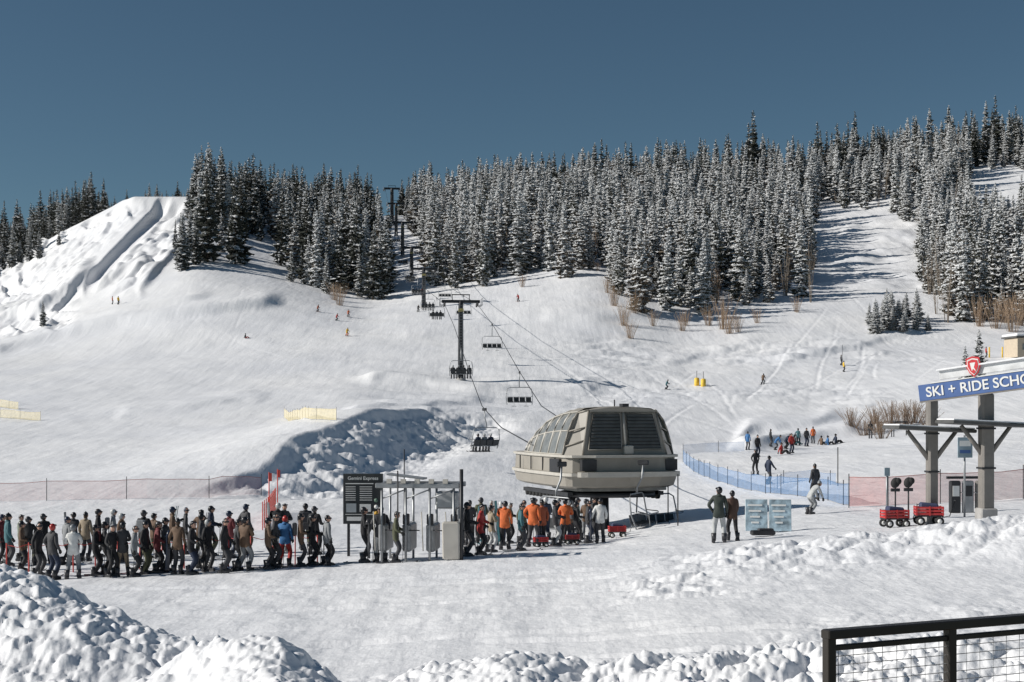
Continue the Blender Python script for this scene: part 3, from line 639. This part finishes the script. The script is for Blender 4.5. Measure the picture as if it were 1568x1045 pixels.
    b.box((-2.72,1.5,1.02),(.25,1.2,.6),dsteel); b.box((2.2,-.06,1.05),(.6,.3,.5),dsteel); b.box((-1.9,-.3,1.06),(.7,.3,.5),dsteel)
    b.tube([(0,3,-3),(0,3,0)],[.5,.42],dsteel,12); b.tube([(0,6.6,-3),(0,6.6,0)],[.42,.36],dsteel,12)
    b.tube([(0,2.0,-.42),(0,2.0,-.22)],[2.2,2.2],dsteel,32); b.tube([(0,2.0,-.5),(0,2.0,0)],[.4,.4],louv,12)
    b.loft([[V3((x*.80,2.4+(y-4.5)*.5,z)) for x,y in ring] for z in(-.12,.02)],louv,True,True,False)
    for s in(-1,1):
        b.box((s*2.25,4,-.3),(.25,6,.18),dsteel)
        for k in range(12): b.tube([(s*2.25-.08,1.4+k*.48,-.42),(s*2.25+.08,1.4+k*.48,-.42)],[.17,.17],rubber,8)
    p=W(957,748,64); return b.obj('chairlift_terminal',p,math.radians(19))
terminal()
def gate():
    b=MB()
    for i in range(4):
        x=-1.15+i*.77
        for y in(-.7,.7): b.tube([(x,y,-.3),(x,y,2.35)],.04,steel,8)
        b.box((x,0,.75),(.28,1.2,.9),mat('gate_panel',(.34,.35,.36),.4,.3),None,.06); b.box((x,-.62,1.35),(.2,.2,.35),dsteel,None,.03)
        b.tube([(x-.2,-.75,.35),(x-.25,-.8,1.6)],.02,lt,6)
        b.tube([(x+.1,-.7,1.0),(x+.45,-.72,1.0)],.02,dsteel,6)
        b.tube([(x,-.7,2.0),(x+.77 if i<3 else x,-.7,2.3)],.025,steel,6)
    for y in(-.72,.72): b.box((0,y,2.42),(2.7,.12,.16),steel,None,.02)
    for i in range(6): b.box((-1.2+i*.48,0,2.44),(.07,1.4,.1),steel)
    for i in range(5): b.box((-.9+i*.45,-.74,2.56),(.16,.12,.14),lt)
    b.box((-.5,.2,2.68),(1.2,.8,.05),mat('canopy_sheet',(.30,.31,.32),.4,.2),(0,.12,0)); b.box((.9,-.2,1.95),(.7,.5,.55),mat('gate_panel',(.3,.3,.3)),None,.05)
    b.tube([(1.42,-.8,-.3),(1.42,-.8,2.95)],.06,dsteel,8); b.box((1.1,-.85,.7),(.55,.2,1.2),lt,(.1,0,0),.04)
    b.tube([(-.6,-.9,-.2),(-.6,-.9,2.9)],.025,dsteel,6)
    b.obj('lift_loading_gate',P(645,858,38),math.radians(-6))
gate()
def infosign():
    b=MB(); dk=mat('sign_charcoal',(.03,.033,.035),.5); wh=mat('sign_white',(.7,.7,.68),.6,var=.05); gr=mat('sign_green',(.10,.17,.13),.6)
    b.box((0,0,1.95),(1.36,.08,1.72),dk,None,.01)
    for s in(-1,1): b.box((s*.5,.05,.55),(.09,.09,1.9),dsteel)
    b.box((-.12,-.05,2.47),(.95,.02,.03),wh)
    for k in range(7): b.box((-.42,-.05,2.36-.075*k),(.34,.02,.022),wh); 
    for k in range(7): b.box((.1,-.05,2.36-.075*k),(.42,.02,.022),wh)
    b.box((-.40,-.05,1.64),(.34,.02,.3),mat('sign_panel',(.35,.38,.40))); b.box((.08,-.05,1.64),(.38,.02,.26),wh)
    for k in range(3): b.tube([(.45,-.045,1.9-.22*k),(.45,-.06,1.9-.22*k)],[.07,.07],[gr,wh,mat('sign_amber',(.6,.35,.05))][k],12)
    b.box((0,-.05,1.42),(1.2,.02,.02),wh); b.box((-.3,-.05,1.27),(.5,.02,.14),wh)
    o=b.obj('trail_info_sign',P(556,852,38),0)
    text('Gemini Express',.165,wh,(0,-.052,2.65),(math.pi/2,0,0),o)
infosign()
# ---------------------------------------------------------------- nets
def net(name,pl,h,c,alpha,post=None,dmin=60,pc=dsteel):
    m=mat(name+'_mesh_'+c+str(alpha),{'red':(.60,.20,.17),'blue':(.13,.27,.50),'yellow':(.80,.68,.36),'orange':(.65,.16,.10)}[c],.8,alpha=alpha)
    W_=[P(u,v,dmin) for u,v in pl]; b=MB(); fine=[]
    for a,c2 in zip(W_[:-1],W_[1:]):
        n=max(2,int((c2-a).length/1.0))
        for i in range(n):
            q=a.lerp(c2,i/n); fine.append(Vector((q.x,q.y,gz(q.x,q.y))))
    fine.append(W_[-1])
    top=[q+Vector((0,0,h*(1-.06*abs(math.sin(i*.7))))) for i,q in enumerate(fine)]
    b.loft([[q+Vector((0,0,.05)) for q in fine],top],m,False,False,False)
    b.tube(top,.015,mat(name+'_rope_'+c,(.35,.14,.13)) if c=='red' else m,4)
    for i in range(0,len(fine),post or 3): b.tube([fine[i]-Vector((0,0,.2)),fine[i]+Vector((0,0,h+.15))],.022,pc,5)
    b.obj(name)
net('safety_net_fence',[(-30,772),(14,770),(100,768),(225,766),(320,764),(400,760)],1.15,'red',.20,4)
net('safety_net_fence',[(402,812),(413,800),(422,785)],1.1,'orange',.35,1,45,mat('red_post',(.6,.06,.04)))
net('blue_net_fence',[(1046,708),(1060,722),(1090,735),(1130,748),(1180,756),(1240,762),(1300,775)],1.0,'blue',.42,3,60)
net('blue_net_fence',[(1046,698),(1080,694),(1140,692)],.9,'blue',.3,3,60)
net('blue_net_fence',[(1180,756),(1200,742),(1240,738),(1280,745)],.7,'blue',.3,3,60)
net('safety_net_fence',[(1300,778),(1360,776),(1440,772),(1500,770),(1600,762)],1.35,'red',.38,2,50)
net('yellow_net_fence',[(435,640),(475,643),(515,645)],1.0,'yellow',.45,3,60,lt)
net('yellow_net_fence',[(-40,640),(0,641),(62,645)],1.0,'yellow',.4,3,60,lt); net('yellow_net_fence',[(-40,623),(0,625),(28,628)],1.0,'yellow',.4,3,60,lt)
yel=mat('yellow_pad',(.75,.50,.06),.7)
for u,v in[(1067,592),(1077,592)]:
    b=MB(); b.tube([(0,0,-.2),(0,0,.15),(0,0,.95),(0,0,1.1)],[.34,.36,.36,.2],yel,12); b.tube([(0,0,1.0),(0,0,2.1)],.04,dsteel,6); b.obj('tower_pad',P(u,v,100))
b=MB(); rp=mat('red_rope',(.5,.06,.05))
prev=None
for u in range(10,520,34):
    p=P(u,np.interp(u,[0,500],[880,864]),38); b.tube([p-Vector((0,0,.1)),p+Vector((0,0,1.0))],.022,rp,6)
    if prev: b.tube([prev+Vector((0,0,.95)),(prev+p)/2+Vector((0,0,.85)),p+Vector((0,0,.95))],.012,rp,5)
    prev=p
b.obj('queue_rope_barrier')
for u,v,h in[(412,792,2.2),(425,775,2.0),(619,800,3.5),(1023,800,2.0),(1038,806,2.2),(1290,560,3.2),(1283,745,2.2)]:
    b=MB(); b.tube([(0,0,-.2),(0,0,h)],.03,MATS['red_post'] if u<500 else dsteel,6); 
    if u<500: b.box((.07,0,h-.25),(.14,.02,.4),mat('red_flag',(.60,.07,.05)))
    b.obj('marker_pole',P(u,v,45))
# ---------------------------------------------------------------- entrance sign, canopies
colm=mat('column_brown_grey',(.20,.185,.17),.6,var=.12); bluep=mat('banner_blue',(.06,.12,.30),.6,var=.08); whp=mat('white_paint',(.72,.72,.70),.6,var=.05); redp=mat('shield_red',(.55,.03,.04),.5)
emp=bpy.data.objects.new('ski_school_entrance_sign',None); ROOT.objects.link(emp)
L0=W(1408,603,47); R0=W(1600,577,44.5); emp.location=L0
dv=R0-L0; yaw=math.atan2(dv.y,dv.x); roll=math.atan2(dv.z,math.hypot(dv.x,dv.y)); ln=7.0
emp.rotation_euler=(0,-roll,yaw)
b=MB(); b.box((ln/2,0,0),(ln,.12,.54),bluep,None,.01); b.box((ln/2+.25,.0,.285),(ln-.4,.16,.03),whp); b.box((ln/2+.4,.02,.50),(ln-.7,.10,.28),mat('weathered_white',(.62,.63,.64),.6),None,.01); b.box((ln/2,0,-.29),(ln,.16,.04),colm)
b.box((ln/2+.4,.02,.67),(ln-.6,.3,.06),SNOW,None,.03)
b.obj('banner_panel',parent=emp)
text('SKI + RIDE SCHOOL',.455,whp,(.25,-.075,-.01),(math.pi/2,0,0),emp,align='LEFT')
b=MB(); sh=[(-.22,.30),(0,.36),(.22,.30),(.24,.05),(.14,-.18),(0,-.32),(-.14,-.18),(-.24,.05)]
for k,mm,y in((1.0,redp,-.12),(.82,whp,-.135),(.70,redp,-.15)):
    b.loft([[Vector((x*k,y,z*k)) for x,z in sh],[Vector((x*k,y+.04,z*k)) for x,z in sh]],mm,True,True,False)
b.add([(-.09,-.155,.15),(.09,-.155,.15),(.03,-.155,0),(.09,-.155,-.16),(0,-.155,-.05),(-.05,-.155,-.12)],[(0,1,2,3,4,5)],whp)
o=b.obj('shield_emblem',(1.93,0,.60),parent=emp)
def ycol(name,u,vb,vt,d,w,canopy=True):
    top=W(u,vt,d); z0=gz(top.x,top.y)-.2; h=top.z-z0; b=MB()
    b.box((0,0,h/2),(w,w,h),colm,None,.06); b.box((0,0,.35),(w*1.35,w*1.35,.7),mat('concrete',(.35,.34,.33)),None,.04)
    for z in(h*.45,h*.74): b.box((0,0,z),(w*1.12,w*1.12,.06),dsteel)
    if canopy:
        zc=h*.76
        for s in(-1,1): b.tube([(s*w*.3,0,zc-.95),(s*.85,0,zc)],[.09,.07],colm,8)
        b.box((-.1,0,zc+.06),(2.7,1.5,.12),mat('canopy_dark',(.09,.09,.088),.5),(0,.05,0),.03); b.box((-.1,0,zc+.145),(2.6,1.4,.05),SNOW,(0,.05,0),.02)
    b.obj(name,(top.x,top.y,z0),.1)
ycol('canopy_column',1427,780,612,47.6,.34); ycol('canopy_column',1510,780,602,46.8,.42)
b=MB()
for y in(0,.6): b.tube([(-.75,y,-.3),(-.75,y,1.1),(-.6,y,1.32),(.6,y,1.38),(.75,y,1.1),(.75,y,-.3)],.05,dsteel,6)
b.box((0,.3,1.42),(1.4,.8,.06),dsteel); b.obj('carpet_lift_shelter',P(1380,668,80),.1)
b=MB()
for i in range(3):
    b.box((i*.52,0,.62),(.42,.22,1.25),[dsteel,steel,colm][i],None,.04); b.box((i*.52,-.13,.85),(.26,.02,.4),[whp,dsteel,whp][i])
    b.tube([(i*.52+.2,-.1,.8),(i*.52+.42,-.1,.75)],.02,steel,6)
b.box((.52,.1,1.36),(1.6,.1,.1),dsteel); b.obj('ticket_gate',P(1462,786,44),.1)
b=MB(); b.tube([(0,0,-.1),(0,0,3.0)],.04,steel,8); b.box((0,-.05,2.55),(.55,.04,.75),mat('sign_bluegrey',(.25,.33,.38)),None,.01); b.box((0,-.075,2.7),(.4,.01,.2),whp); b.box((0,-.075,2.4),(.4,.01,.12),bluep); b.obj('notice_sign',P(1477,792,44),.05)
b=MB(); b.tube([(0,0,-.1),(0,0,1.9)],.035,steel,8); b.box((0,-.04,1.75),(.2,.03,.3),mat('sign_bluegrey',(.25,.33,.38))); b.obj('notice_sign',P(1358,796,44),.05)
for u,v in[(1371,796),(1391,796)]:
    b=MB(); b.tube([(0,0,-.1),(0,0,1.25)],.03,dsteel,7); b.ell((0,0,1.34),(.17,.12,.2),rubber,12,8,rot=(0,.4,0)); b.ell((.1,-.05,1.4),(.12,.1,.13),rubber,10,6); b.box((0,0,1.08),(.34,.06,.12),dsteel,None,.02); b.obj('helmet_stand',P(u,v,44))
b=MB(); pb_=mat('poster_blue',(.32,.42,.48),.5,var=.55,scale=4)
for i,x in enumerate((-.42,.40)):
    b.box((x,0,.6),(.76,.04,1.1),pb_,(-.12,0,0),.01); b.box((x,.22,.6),(.76,.03,1.1),whp,(.12,0,0),.01)
    for k in range(4):
        zz=.95-.2*k; b.box((x-.05,-.03+(zz-.6)*.12,zz),(.5-.08*k,.03,.06),whp,(-.12,0,0))
o=b.obj('advertising_board',P(1177,816,40),-.1)
b=MB(); b.box((0,0,.12),(.8,.3,.16),dsteel,None,.05); b.box((.1,.02,.22),(.5,.22,.08),mat('cloth_char',COL['char']),None,.03); b.obj('ski_bag',P(1168,822,40),.1)
wr_=mat('wagon_red',(.48,.035,.035),.4,var=.12)
def wagon():
    b=MB(); b.box((0,0,.36),(1.05,.52,.06),dsteel)
    for z in(.44,.56,.68):
        for y in(-.26,.26): b.box((0,y,z),(1.08,.03,.08),wr_,None,.008)
        for x in(-.53,.53): b.box((x,0,z),(.03,.5,.08),wr_,None,.008)
    for x in(-.5,0,.5):
        for y in(-.285,.285): b.box((x,y,.56),(.05,.025,.36),wr_)
    for x in(-.36,.36):
        b.tube([(x,-.3,.17),(x,.3,.17)],.02,dsteel,6)
        for y in(-.32,.32):
            b.tube([(x,y-.04,.17),(x,y+.04,.17)],[.17,.17],rubber,16); b.tube([(x,y-.045,.17),(x,y+.045,.17)],[.09,.09],whp,12)
    b.tube([(.52,0,.3),(.8,0,.35),(1.0,0,.95)],.02,dsteel,6); b.tube([(1.0,-.12,.95),(1.0,.12,.95)],.02,dsteel,6)
    return b
wm=wagon().mesh('wagon')
for u,v,r,s in[(1370,808,.15,.8),(1422,805,-.1,.85),(828,838,.2,.5),(876,834,0.1,.5),(945,824,.1,.65)]:
    o=bpy.data.objects.new('red_wagon',wm); ROOT.objects.link(o); o.location=P(u,v,42); o.rotation_euler[2]=r; o.scale=(s,s,s)
    b=MB(); b.box((0,0,.75),(.7,.4,.22),mat('wagon_cargo',(.05,.06,.12)),(0,.1,0),.08); b.obj('cargo',parent=o)
b=MB(); ht=mat('hut_beige',(.50,.42,.32),.7,var=.08)
b.box((0,0,1.4),(5,4,2.8),ht,None,.02); b.box((0,0,2.95),(5.6,4.6,.22),mat('canopy_dark',(.09,.09,.088))); b.box((0,0,3.25),(5.5,4.5,.4),SNOW,None,.15)
b.box((-1.3,-2.02,1.5),(.9,.06,.9),glass); b.box((.3,-2.02,1.1),(.95,.06,2.1),colm); b.obj('hut',P(1572,546,100)-Vector((0,0,.2)),.15)
for u,h in[(1515,1.6),(1535,1.6)]:
    b=MB(); b.tube([(0,0,-.2),(0,0,h)],.12,yel,8); b.obj('yellow_post',P(u,548,100))
# ---------------------------------------------------------------- near deck & railing
rail=mat('railing_bronze',(.045,.04,.037),.45,.3); wood=mat('deck_boards',(.22,.17,.13),.8,var=.25)
b=MB()
for i in range(80): b.box((0,-3.0+i*.145,1.77),(16,.135,.05),wood)
b.box((0,3,1.3),(15.9,11,.8),mat('deck_fascia',(.1,.08,.07))); b.obj('wooden_deck')
b=MB(); a=Vector((1.70,7.62,2.84)); e=Vector((7.0,10.15,2.84)); dirv=(e-a).normalized(); yw=math.atan2(dirv.y,dirv.x); LN=(e-a).length
b.box((a+e)/2,(LN+.06,.075,.05),rail,(0,0,yw),.006)
b.box((a+e)/2-Vector((0,0,.075)),(LN,.03,.03),rail,(0,0,yw),.004)
k=0.0
while k<LN:
    q=a+dirv*k; b.box((q.x,q.y,2.32),(.055,.055,1.03),rail,(0,0,yw),.004); k+=.84
for z in np.arange(1.95,2.76,.048): b.tube([(a.x,a.y,z),(e.x,e.y,z)],.0024,steel,4)
k=.06
while k<LN:
    q=a+dirv*k; b.tube([(q.x,q.y,1.95),(q.x,q.y,2.76)],.0018,steel,4); k+=.10
b.obj('deck_railing')
# ---------------------------------------------------------------- light, sky, camera
SE=math.radians(30); hv=Vector((-1,-.10,0)).normalized(); sv=Vector((hv.x*math.cos(SE),hv.y*math.cos(SE),math.sin(SE)))
sl=bpy.data.lights.new('sun','SUN'); sl.energy=4.7; sl.angle=math.radians(.5); sl.color=(1,.955,.89)
so=bpy.data.objects.new('sun',sl); ROOT.objects.link(so); so.rotation_euler=sv.to_track_quat('Z','Y').to_euler()
w=bpy.data.worlds.new('World'); scene.world=w; w.use_nodes=True; nt=w.node_tree; bg=nt.nodes['Background']
sk=nt.nodes.new('ShaderNodeTexSky'); sk.sky_type='NISHITA'; sk.sun_disc=False; sk.sun_elevation=SE; sk.sun_rotation=math.atan2(sv.x,sv.y)
sk.altitude=1800; sk.air_density=.95; sk.dust_density=.9; sk.ozone_density=2.4
mx=nt.nodes.new('ShaderNodeMix'); mx.data_type='RGBA'; mx.blend_type='MULTIPLY'; mx.inputs[0].default_value=1
nt.links.new(sk.outputs['Color'],mx.inputs[6]); mx.inputs[7].default_value=(.86,1.0,.93,1)
nt.links.new(mx.outputs[2],bg.inputs['Color']); bg.inputs['Strength'].default_value=.052
cam=bpy.data.cameras.new('camera'); co=bpy.data.objects.new('camera',cam); ROOT.objects.link(co); co.location=(0,0,CH); co.rotation_euler=(math.pi/2,0,0)
cam.lens=50; cam.sensor_width=36; cam.shift_y=(EY-522.5)/1568; cam.clip_end=12000; cam.clip_start=.1
scene.camera=co
print('trees',len(pts))
